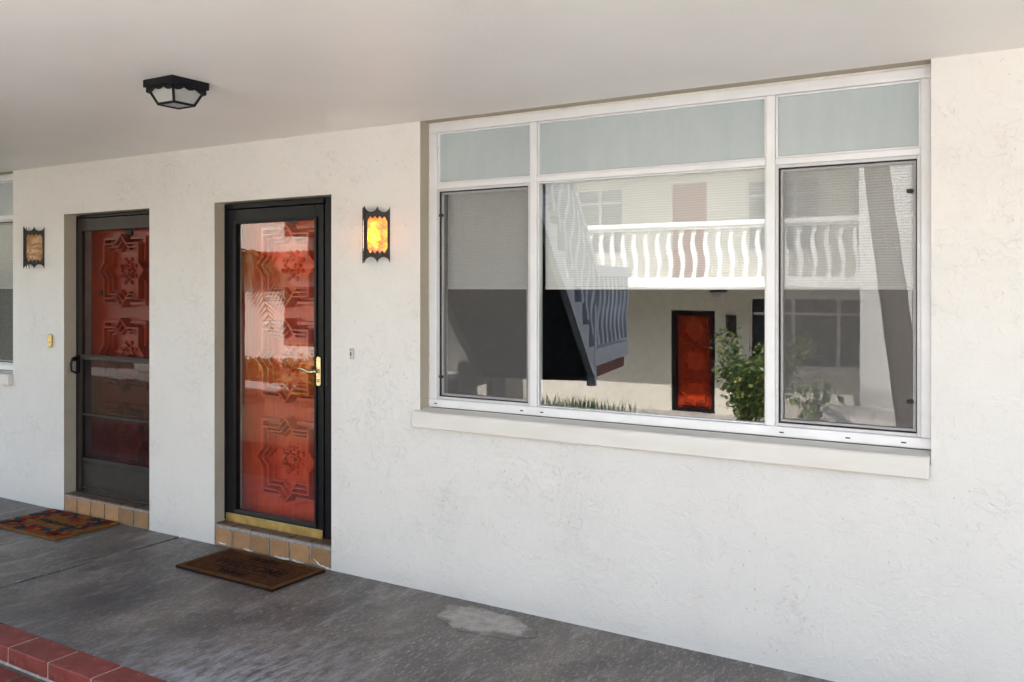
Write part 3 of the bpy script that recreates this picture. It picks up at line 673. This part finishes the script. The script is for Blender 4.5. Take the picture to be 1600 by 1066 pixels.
# ceiling lantern
def ceiling_lantern(cx, cy):
    t = thing('ceiling_lantern', 'small black square ceiling lantern with scalloped rim and frosted panes', 'ceiling lamp', (cx, cy, CZ)); t.scale = (.93, .93, .93)
    a = .106; hs = .036
    mb = MB().box(-a, a, -a, a, -hs, -.0005)
    mb.build('canopy', 'black_metal', t, .002)
    sk = mb = MB()
    for k in range(4):
        pts = [(-.094, -hs + .001)]; n = 30
        for q in range(n + 1):
            u = q / n; pts.append((-.094 + .188 * u, -hs - .006 - .012 * abs(math.sin(math.pi * 3 * u)) - .016 * abs(2 * u - 1) ** 2))
        pts.append((.094, -hs + .001)); mb.prism(pts, .004, 'y', -.098, M4=Matrix.Rotation(k * math.pi / 2, 4, 'Z'))
    mb.build('scalloped_rim', 'black_metal', t)
    b0, b1, zt, zb = .092, .058, -hs, -.112
    mb = MB()
    for sx, sy in ((1, 1), (1, -1), (-1, -1), (-1, 1)): mb.tube([(sx * b0, sy * b0, zt), (sx * b1, sy * b1, zb)], .0065, 6)
    c = [(b1, b1, zb), (b1, -b1, zb), (-b1, -b1, zb), (-b1, b1, zb)]
    for k in range(4): mb.tube([c[k], c[(k + 1) % 4]], .0065, 6)
    mb.build('cage', 'black_metal', t)
    for k in range(4):
        rz = Matrix.Rotation(k * math.pi / 2, 4, 'Z'); P = [(-b0 + .004, -b0 + .006, zt), (b0 - .004, -b0 + .006, zt), (b1 - .004, -b1 + .004, zb), (-b1 + .004, -b1 + .004, zb)]
        P += [(p[0], p[1] + .003, p[2]) for p in P]
        MB().add([tuple(rz @ Vector(p)) for p in P], [(0, 1, 2, 3), (7, 6, 5, 4), (0, 4, 5, 1), (1, 5, 6, 2), (2, 6, 7, 3), (3, 7, 4, 0)]).build('lamp_pane', 'lamp_glass', t)
    MB().box(-b1 + .005, b1 - .005, -b1 + .005, b1 - .005, zb, zb + .003).build('lamp_pane', 'lamp_glass', t)
    MB().tube([(0, 0, -.041), (0, 0, -.06)], .016, 10).sphere((0, 0, -.082), .024, 12, 8).build('bulb', 'dead_bulb', t, smooth=True)
ceiling_lantern(-3.352, -1.322)

# door bells
t = thing('door_bell', 'small brass door bell button left of the bronze screen door', 'door bell', (-6.487, 0, 1.262), 0)
MB().prism(rrect(-.022, .022, -.048, .048, .006), .016, 'y', -.0165).build('bell_body', 'brass', t, .004)
MB().tube([(0, -.016, -.008), (0, -.022, -.008)], .009, 12).build('push_button', 'white_paint', t, .002)
t = thing('door_bell', 'small grey door bell button right of the glass storm door', 'door bell', (-3.498, 0, 1.279), 0)
MB().prism(rrect(-.0125, .0125, -.031, .031, .004), .014, 'y', -.0145).build('bell_body', 'bell_plastic', t, .003)
MB().prism(rrect(-.004, .004, -.013, .011, .003), .003, 'y', -.0165).build('push_button', 'slot', t, .001)
for z in (.024, -.024): MB().tube([(0, -.0144, z), (0, -.0158, z)], .003, 8).build('screw', 'slot', t)

# ================================================================== door mats
def text_mesh(body, size, mat, name, parent, loc, rz=0, ext=.002, shear=0):
    cu = bpy.data.curves.new(name, 'FONT'); cu.body = body; cu.size = size; cu.align_x = 'CENTER'; cu.align_y = 'CENTER'; cu.extrude = ext; cu.shear = shear; cu.offset = .0012; cu.resolution_u = 3
    tmp = bpy.data.objects.new('tmp', cu); COL.objects.link(tmp); dg = bpy.context.evaluated_depsgraph_get()
    me = bpy.data.meshes.new_from_object(tmp.evaluated_get(dg)); bpy.data.objects.remove(tmp); bpy.data.curves.remove(cu)
    me.materials.clear(); me.materials.append(M[mat]); o = bpy.data.objects.new(name, me); COL.objects.link(o); o.parent = parent; o.location = loc; o.rotation_euler = (0, 0, rz); return o
mt = thing('doormat', 'brown coir doormat reading WELCOME in front of the glass storm door', 'doormat', (-4.078, -.243, 0), R(-.6), 'doormats')
a, b = .408, .208
MB().box(-a, a, -b, b, .0005, .013).build('mat_base', 'coir_dark', mt, .004)
mb = MB(); e = .038
mb.box(-a + .002, a - .002, -b + .002, -b + e, .0132, .017).box(-a + .002, a - .002, b - e, b - .002, .0132, .017).box(-a + .002, -a + e, -b + e, b - e, .0132, .017).box(a - e, a - .002, -b + e, b - e, .0132, .017)
mb.build('mat_border', 'coir_edge', mt, .003)
MB().box(-a + e + .010, a - e - .010, -b + e + .010, b - e - .010, .0132, .0165).build('mat_field', 'coir', mt, .003)
text_mesh('WELCOME', .118, 'coir_dark', 'lettering', mt, (0, -.008, .0172), 0, .0012)
def scroll(mb, cx, cy, s, flip=1):
    for sx in (-1, 1):
        for q in range(3):
            p = []
            for k in range(12):
                t_ = k / 11; an = t_ * 4.2 + q * .8; r_ = s * (.06 - .045 * t_) * (1 - q * .22)
                p.append((cx + sx * (s * (.035 + q * .055) + r_ * math.cos(an)), cy + flip * (r_ * math.sin(an)), .0172))
            mb.tube(p, .0042, 5)
    for k in range(5): mb.sphere((cx + .012 * (k - 2), cy + flip * .012 * (2 - abs(k - 2)), .0168), .007, 6, 4, (1, 1, .4))
mb = MB(); scroll(mb, 0, .108, .75); scroll(mb, 0, -.118, .75, -1); mb.tube([(-.23, .066, .0168), (.23, .066, .0168)], .003, 4); mb.tube([(-.23, -.080, .0168), (.23, -.080, .0168)], .003, 4)
mb.build('scroll_ornament', 'coir_dark', mt)
m2 = thing('doormat', 'tan coir doormat printed with red and navy flowers by the screen door', 'doormat', (-6.015, -.262, 0), R(1.0), 'doormats')
a, b = .385, .243
MB().box(-a, a, -b, b, .0005, .016).build('mat_base', 'coir_tan', m2, .005)
rm = random.Random(11)
def blob(mb, cx, cy, r, n=5, depth=.35, z=.0162, rot=0, sq=1):
    pts = []
    for k in range(n * 6):
        t_ = 2 * math.pi * k / (n * 6); q = r * (1 - depth * (.5 + .5 * math.cos(n * t_))); x_, y_ = q * math.cos(t_ ), q * math.sin(t_) * sq
        pts.append((cx + x_ * math.cos(rot) - y_ * math.sin(rot), cy + x_ * math.sin(rot) + y_ * math.cos(rot)))
    pts = [(max(-a + .012, min(a - .012, p[0])), max(-b + .012, min(b - .012, p[1]))) for p in pts]
    mb.prism(pts, .0016, 'z', z)
for mat, nm, spots in (('print_red', 'flower_print', 24), ('print_navy', 'flower_print', 13), ('print_black', 'leaf_print', 34), ('print_orange', 'flower_print', 12)):
    for k in range(spots):
        mb = MB()
        t_ = 2 * math.pi * (k + rm.random() * .7) / spots; q = rm.uniform(.58, .98)
        cx, cy = a * q * max(-.9, min(.9, 1.25 * math.cos(t_))), b * q * max(-.86, min(.86, 1.25 * math.sin(t_)))
        zz = .0162 + {'print_red': 0, 'print_navy': .0004, 'print_black': .0008, 'print_orange': .0012}[mat]
        if mat == 'print_black': blob(mb, cx, cy, rm.uniform(.022, .045), 2, .75, zz, rm.random() * 6, .5)
        elif mat == 'print_orange': blob(mb, cx, cy, rm.uniform(.016, .024), 6, .3, zz)
        else: blob(mb, cx, cy, rm.uniform(.04, .072), 5, .4, zz, rm.random() * 6)
        mb.build(nm, mat, m2)
text_mesh('Welcome', .095, 'print_black', 'lettering', m2, (0, 0, .0172), 0, .0008, .25)

# ================================================================== brick step at the porch edge
bs = thing('brick_step', 'red brick step edging along the open side of the porch', 'step', (-5, -1.55, 0))
BR = MB().box(-.1495, .1495, -.078, .078, -.0375, .0375).mesh('brick', 'brick')
MB().box(-11, 11, -.072, .072, -.30, -.003).build('mortar_bed', 'mortar', bs)
MB().box(-11, 11, -.40, -.0725, -.30, -.088).build('mossy_bed', 'moss', bs)
p = .315; off = -3.832 - (-5) - .0055 - .152
k0 = int((-11 - off) / p) + 1
for k in range(-26, 24):
    x = off + k * p
    if x < -7.5 or x > 7: continue
    o = link(BR, 'brick', bs, .007, 3, loc=(x + rr.uniform(-.002, .002), -.001 + rr.uniform(-.002, .002), -.0345 + rr.uniform(-.0015, .0015))); o.rotation_euler = (rr.uniform(-.006, .006), rr.uniform(-.004, .004), rr.uniform(-.006, .006))
for k in range(-26, 24):
    x = off + k * .214 * 1.0 + .1
    if x < -4.5 or x > 4.5: continue
    o = link(BR, 'brick', bs, .007, 3, loc=(x, -.24 + rr.uniform(-.003, .003), -.123 + rr.uniform(-.002, .002))); o.rotation_euler = (0, 0, R(90) + rr.uniform(-.01, .01)); o.scale = (1, 1.3, 1)

# ================================================================== across the courtyard (seen mirrored in the glass)
OY = -13.2; OF = -.84; BY = -11.7
O = thing('opposite_building', 'cream two storey block with white balcony, seen mirrored in the wide window', 'building', (0, 0, 0))
doors_lo = [(-6.83, -5.90), (-11.35, -10.45), (-1.2, -.3)]
wins_lo = [(-5.22, -2.75), (-10.0, -8.4), (0.4, 2.8)]
holes = [(a, b, OF, 1.20) for a, b in doors_lo] + [(a, b, .12, 1.50) for a, b in wins_lo]
mb = MB(); openwall(mb, -13, 7, -.95, 1.75, holes, OY, OY - .25, 0, 0); mb.build('wall', 'cream_stucco', O)
def far_door(a, b, z0, z1):
    d = MB().box(a + .09, b - .09, OY - .20, OY - .16, z0 + .07, z1 - .09).build('door', 'shaded_red', O)
    zs = [z0 + (z1 - z0) * f for f in (.2, .5, .8)]
    for z in zs:
        s_ = link(STAR, 'carved_star', d, loc=((a + b) / 2, OY - .16, z)); s_.rotation_euler = (0, 0, math.pi); s_.scale = (1.15, 1, 1.12)
    MB().box(a, a + .09, OY - .2, OY - .04, z0, z1).box(b - .09, b, OY - .2, OY - .04, z0, z1).box(a + .09, b - .09, OY - .2, OY - .04, z1 - .09, z1).box(a + .09, b - .09, OY - .2, OY - .04, z0, z0 + .07).build('door_frame', 'black_metal', O)
for a, b in doors_lo: far_door(a, b, OF, 1.20)
def far_window(a, b, z0, z1, glassmat='dark_glass'):
    f = MB(); w_ = .06; n = 3; ww = (b - a) / n
    f.box(a, b, OY - .14, OY - .06, z0, z0 + w_).box(a, b, OY - .14, OY - .06, z1 - w_, z1)
    for k in range(n + 1):
        x = a + ww * k; f.box(max(a, x - .03), min(b, x + .03), OY - .138, OY - .062, z0 + w_, z1 - w_)
    fo = f.build('window', 'white_paint', O)
    MB().box(a, b, OY - .115, OY - .10, z0 + w_, z1 - w_).build('window_pane', glassmat, fo)
    MB().box(a + w_, b - w_, OY - .112 + .02, OY - .07, z1 - .36, z1 - .31).build('transom_bar', 'white_paint', fo)
    MB().box(a - .04, b + .04, OY - .05, OY + .05, z0 - .10, z0 - .005).build('window_sill', 'white_paint', fo)
for a, b in wins_lo: far_window(a, b, .12, 1.50)
MB().box(-13, 7, OY - .01, BY, 1.62, 1.80).build('balcony_slab', 'white_paint', O, .01)
MB().box(-13, 7, BY + .001, BY + .03, 1.66, 1.84).build('balcony_fascia', 'white_paint', O)
# upper storey
up_doors = [(-6.88, -6.02), (-11.3, -10.4), (.2, 1.1)]
up_wins = [(-9.6, -7.92), (-5.28, -3.9), (-3.3, -1.9), (2, 4)]
mb = MB(); openwall(mb, -13, 7, 1.801, 4.45, [(a, b, 1.801, 3.85) for a, b in up_doors] + [(a, b, 2.35, 3.80) for a, b in up_wins], OY, OY - .25, 0, 0); mb.build('upper_wall', 'cream_stucco', O)
for a, b in up_doors: MB().box(a + .05, b - .05, OY - .2, OY - .15, 1.82, 3.80).build('upper_door', 'shaded_red', O); MB().box(a, a + .05, OY - .2, OY - .03, 1.802, 3.85).box(b - .05, b, OY - .2, OY - .03, 1.802, 3.85).box(a + .05, b - .05, OY - .2, OY - .03, 3.80, 3.85).build('door_frame', 'white_paint', O)
for a, b in up_wins: far_window(a, b, 2.35, 3.80, 'grey_blind')
MB().box(-13.3, 7.3, OY - 5, BY + .62, 4.45, 4.70).build('roof_slab', 'white_paint', O)
MB().box(-13, 7, OY - 5, OY - .26, -.95, 4.44).build('back_mass', 'cream_stucco', O)
# balustrade: flat sawn balusters with an S-curved edge
def baluster_mesh(name, h, wd, th, amp, mat):
    L, Rr = [], []; n = 22
    for k in range(n + 1):
        f = k / n; z = f * h; env = math.sin(math.pi * min(1, max(0, (f - .08) / .84))) if .08 < f < .92 else 0
        off = amp * math.sin(2 * math.pi * (f - .08) / .84) * (1 if env > 0 else 0); ww = wd * (.42 + .30 * env + .20 * (1 if f < .1 or f > .9 else 0) + (.22 if abs(f - .5) < .03 else 0))
        L.append((off - ww / 2, z)); Rr.append((off + ww / 2, z))
    return MB().prism(L + Rr[::-1], th, 'y', -th / 2).mesh(name, mat)
BAL = baluster_mesh('baluster', .90, .115, .05, .028, 'white_paint')
hr = MB().box(-13, 7, BY - .075, BY + .075, 2.785, 2.875).box(-13, 7, BY - .05, BY + .05, 2.742, 2.785); hr.build('handrail', 'white_paint', O, .01)
MB().box(-13, 7, BY - .06, BY - .0, 1.801, 1.843).build('bottom_rail', 'white_paint', O)
x = -12.9
while x < 6.9:
    link(BAL, 'baluster', O, loc=(x, BY - .03, 1.843)); x += .237
# broad pier carrying the balcony
MB().box(-2.86, -2.08, BY - .35, BY + .20, -.95, 4.449).build('pier', 'white_paint', O)
# its own sconce and lantern
def far_sconce(x, z):
    t = thing('wall_sconce', 'dark iron sconce beside the far red door, seen mirrored', 'wall lamp', (x, OY, z)); h = .11
    MB().prism([(-h, .001), (0, h), (h, .001)], .42, 'z', 0).build('cage_plate', 'iron', t, .004)
    MB().prism([(-h * .55, h * .46), (-.012, h * .99), (-.012, h * 1.03), (-h * .6, h * .50)], .28, 'z', .07).build('amber_pane', 'dark_wood', t)
far_sconce(-5.57, .70)
t = thing('ceiling_lantern', 'small dark lantern under the far balcony, seen mirrored', 'ceiling lamp', (-5.62, -12.6, 1.619))
MB().box(-.13, .13, -.13, .13, -.05, -.001).build('canopy', 'black_metal', t); MB().prism([(-.11, -.05), (.11, -.05), (.07, -.14), (-.07, -.14)], .2, 'y', -.1).build('lamp_pane', 'lamp_glass', t)

# ---- stair from a half landing up to this building's upper gallery
ang = R(13)
ST = thing('outdoor_stair', 'outdoor stair with pale balusters and dark underside, seen mirrored in the window', 'stair', (-4.52, -5.03, 0), 0)
ST.rotation_euler = (0, 0, -ang)
# local frame: +Y climbs towards this building, X- is the stair's width, right stringer at x = 0
z0 = .96; SLP = .80; RUN = 2.55; Wd = 1.45
def strg(x0, x1, mat, nm):
    n = 8; tr_ = RUN / n; pts = [(0, z0 - .34), (RUN, z0 - .34 + RUN * SLP)]
    up = []
    for k in range(n):
        up.append((tr_ * k - .02, z0 + SLP * tr_ * k + .04)); up.append((tr_ * (k + 1) - .02, z0 + SLP * tr_ * k + .04))
    pts += [(RUN, z0 + RUN * SLP)] + [(y, z) for y, z in up[::-1]]
    MB().prism(pts, x1 - x0, 'x', x0).build(nm, mat, ST)
strg(-.07, 0, 'shaded_stair_paint', 'stringer'); strg(-Wd, -Wd + .07, 'shaded_stair_paint', 'stringer')
n = 8
for k in range(n):
    MB().box(-Wd + .07, -.07, RUN / n * k, RUN / n * (k + 1) - .002, z0 + SLP * RUN / n * k - .02, z0 + SLP * RUN / n * k + .02).build('tread', 'walk', ST)
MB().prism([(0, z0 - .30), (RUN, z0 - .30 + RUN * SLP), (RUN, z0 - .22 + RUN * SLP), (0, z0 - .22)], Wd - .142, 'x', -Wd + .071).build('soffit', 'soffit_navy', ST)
MB().box(-Wd, 0, -1.95, -.002, z0 - .20, z0).build('landing_slab', 'shaded_stair_paint', ST, .01)
MB().box(-Wd + .05, -.05, -1.9, -.10, z0 - .34, z0 - .202).build('landing_beam', 'maroon', ST)
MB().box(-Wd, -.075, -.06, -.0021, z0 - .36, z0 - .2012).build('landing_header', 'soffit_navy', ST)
MB().box(-.09, .005, -.06, .03, z0 - .41, z0 + .5).build('newel_drop', 'shaded_stair_paint', ST)
BS = baluster_mesh('baluster', .80, .15, .08, .075, 'shaded_stair_paint')
for k in range(8):
    o = link(BS, 'baluster', ST, loc=(-.035, -1.83 + k * .235, z0 + .04)); o.rotation_euler = (0, 0, R(90))
for k in range(11):
    y = .14 + k * .225; o = link(BS, 'baluster', ST, loc=(-.035, y, z0 + .06 + SLP * y)); o.rotation_euler = (0, 0, R(90))
MB().box(-.10, .03, -2.0, 0, z0 + .84, z0 + .96).build('landing_rail', 'shaded_stair_paint', ST, .015)
mb = MB(); mb.prism([(0, z0 + .86), (RUN, z0 + .86 + RUN * SLP), (RUN, z0 + .98 + RUN * SLP), (0, z0 + .98)], .13, 'x', -.10); mb.build('stair_rail', 'shaded_stair_paint', ST, .015)
# lower flight leaves the landing sideways, towards the far left
for k in range(7): MB().box(-Wd - .28 * (k + 1), -Wd - .28 * k - .002, -1.5, -.1, z0 - .20 * (k + 1) - .16, z0 - .20 * (k + 1)).build('tread', 'walk', ST)
MB().box(-Wd + .02, -Wd + .2, -1.2, -.5, -.9, z0 - .345).build('landing_pier', 'cream_stucco', ST)

# ---- low house at the end of the courtyard
Hs = thing('tile_roofed_house', 'white house with a red tiled pent roof, seen mirrored in the storm door', 'house', (0, 0, 0))
MB().box(-25, -13.6, -24, -13.6, -.95, 3.9).build('wall', 'cream_stucco', Hs)
MB().prism([(-13.599, 2.60), (-13.2, 2.16), (-13.2, 2.06), (-13.599, 2.08)], 11.4, 'x', -25).build('pent_roof', 'terracotta', Hs)
TL = MB().tube([(0, 0, 0), (0, .43, -.475)], .085, 8).mesh('roof_tile', 'terracotta')
x = -24.9
while x < -13.7: link(TL, 'roof_tile', Hs, loc=(x, -13.598, 2.62), smooth=True); x += .2
for a in (-22.4, -18.2, -15.4):
    f = MB().box(a, a + 1.3, -13.62, -13.58, .1, 1.7).build('window', 'brown_wood', Hs); MB().box(a + .08, a + 1.22, -13.60, -13.57, .18, 1.62).build('window_pane', 'dark_glass', f)
MB().box(-17.2, -15.6, -13.6, -12.6, 3.0, 3.9).build('wooden_bay', 'brown_wood', Hs)

# ---- plants
def leaf_cloud(name, mat, parent, n, fn, size, seed=1, asp=.36):
    r = random.Random(seed); mb = MB()
    for k in range(n):
        p = Vector(fn(r)); d = Vector((r.gauss(0, 1), r.gauss(0, 1), r.gauss(.15, .7))).normalized(); s = size * r.uniform(.6, 1.25)
        sd_ = d.cross(Vector((r.gauss(0, 1), r.gauss(0, 1), r.gauss(0, 1)))).normalized() * s * asp; nn = d.cross(sd_).normalized() * s * .12
        mb.add([p, p + d * s * .5 + sd_ + nn, p + d * s, p + d * s * .5 - sd_ + nn], [(0, 1, 2), (0, 2, 3)])
    return mb.build(name, mat, parent, normals=False)
def shrub(loc, w_, h_, n, label, mat='leaf', size=.09, seed=1, stems=9):
    t = thing('shrub', label, 'shrub', loc); r0 = random.Random(seed); ends = []; mb = MB()
    for k in range(stems):
        an = r0.random() * 6.28; q = r0.uniform(.2, 1) * w_ * .5; e = Vector((q * math.cos(an), q * math.sin(an) * .7, h_ * r0.uniform(.55, 1.0)))
        mb.tube([(0.03 * math.cos(an), .03 * math.sin(an), 0), (e.x * .45, e.y * .45, e.z * .5), tuple(e)], [.014, .010, .004], 5); ends.append(e)
    mb.build('stems', 'stem', t)
    def fn(r):
        e = r.choice(ends); f = r.uniform(.28, 1.05); return (e.x * f + r.gauss(0, .085), e.y * f + r.gauss(0, .085), e.z * f ** .9 + r.gauss(0, .06))
    leaf_cloud('foliage', mat, t, n, fn, size, seed)
shrub((-4.50, -10.8, -.86), 2.2, 1.75, 3800, 'leafy green shrub before the far red door, seen mirrored', seed=4, stems=15)
shrub((-3.1, -9.2, -.30), .7, .55, 70, 'sparse young plant in the courtyard, seen mirrored in the right pane', size=.17, seed=9, stems=4)
shrub((-13.6, -9.6, -.86), 2.0, 1.1, 900, 'golden leaved shrub, seen mirrored in the storm door', 'gold_leaf', .12, 6)
hd = thing('hedge', 'low dark hedge along the white house, seen mirrored in the storm door', 'hedge', (-18, -12.9, -.9))
leaf_cloud('foliage', 'leaf', hd, 5200, lambda r: (r.uniform(-4.6, 4.3), r.uniform(-.35, .35), .62 * r.random() ** .6 + .02 * math.sin(9 * r.random())), .12, 21)
MB().box(-4.5, 4.2, -.22, .22, 0, .45).build('core', 'stem', hd)
# grass clump under the landing
r = random.Random(5); mb = MB()
for k in range(420):
    x, y = r.gauss(0, .62), r.gauss(0, .18); h = r.uniform(.22, .52); an = r.random() * 6.28; ln = r.uniform(.05, .24); wv = .012
    dx, dy = math.cos(an) * ln, math.sin(an) * ln; px_, py_ = -math.sin(an) * wv, math.cos(an) * wv
    mb.add([(x - px_, y - py_, 0), (x + px_, y + py_, 0), (x + dx * .4 + px_ * .8, y + dy * .4 + py_ * .8, h * .65), (x + dx * .4 - px_ * .8, y + dy * .4 - py_ * .8, h * .65), (x + dx, y + dy, h)], [(0, 1, 2, 3), (3, 2, 4)])
go = mb.build('grass_clump', 'grass_blade', None, normals=False, loc=(-7.8, -11.0, -.86)); tag(go, 'tuft of long green grass before the far wall, seen mirrored', 'grass', kind='stuff')
# leaning trunk before the right pane
def palm(loc, top, rad, nf, flen, label, seed, droop=1.0):
    t = thing('palm_tree', label, 'palm tree', loc); r = random.Random(seed); T = Vector(top)
    pts = []; rs = []
    for k in range(26):
        f = k / 25; pts.append((T.x * f, T.y * f, T.z * f)); rs.append(rad * (1.15 - .3 * f) * (1 + (.05 if k % 2 else 0)))
    MB().tube(pts, rs, 12).build('trunk', 'bark', t)
    for k in range(nf):
        an = 2 * math.pi * k / nf + r.uniform(-.2, .2); el = r.uniform(.1, 1.1); L = flen * r.uniform(.8, 1.1); mb = MB(); path = []
        for q in range(13):
            f = q / 12; hor = L * f * math.cos(el) * (1 - .1 * f); ver = L * f * math.sin(el) - droop * L * .75 * f * f; path.append(T + Vector((hor * math.cos(an), hor * math.sin(an), ver)))
        mb.tube([tuple(p_) for p_ in path], [.018 * (1 - .8 * q / 12) for q in range(13)], 5)
        for q in range(2, 13):
            for s_ in (0, .5):
                i = min(q, 11); p0 = path[i].lerp(path[i + 1], s_); tg = (path[i + 1] - path[i]).normalized(); side = tg.cross(Vector((0, 0, 1))).normalized()
                for sg in (-1, 1):
                    ll = flen * .30 * math.sin(math.pi * (.15 + .8 * q / 12)); d = (side * sg * .8 + tg * .55 + Vector((0, 0, -.35 - r.random() * .3))).normalized(); wv = tg * (.016 if flen > 1.9 else .026)
                    mb.add([p0 - wv, p0 + wv, p0 + d * ll * .6 + wv * .7 + Vector((0, 0, .01)), p0 + d * ll], [(0, 1, 2), (0, 2, 3)])
        mb.build('frond', 'palm_leaf', t, normals=False)
palm((-1.247, -6.0, -.70), (-.80, -.05, 6.6), .125, 12, 2.0, 'tall leaning palm in the courtyard, seen mirrored in the right pane', 3)
palm((-15.0, -9.2, -.86), (.1, .1, 3.0), .07, 26, 1.85, 'small feathery palm, seen mirrored in the glass storm door', 8, 1.25)
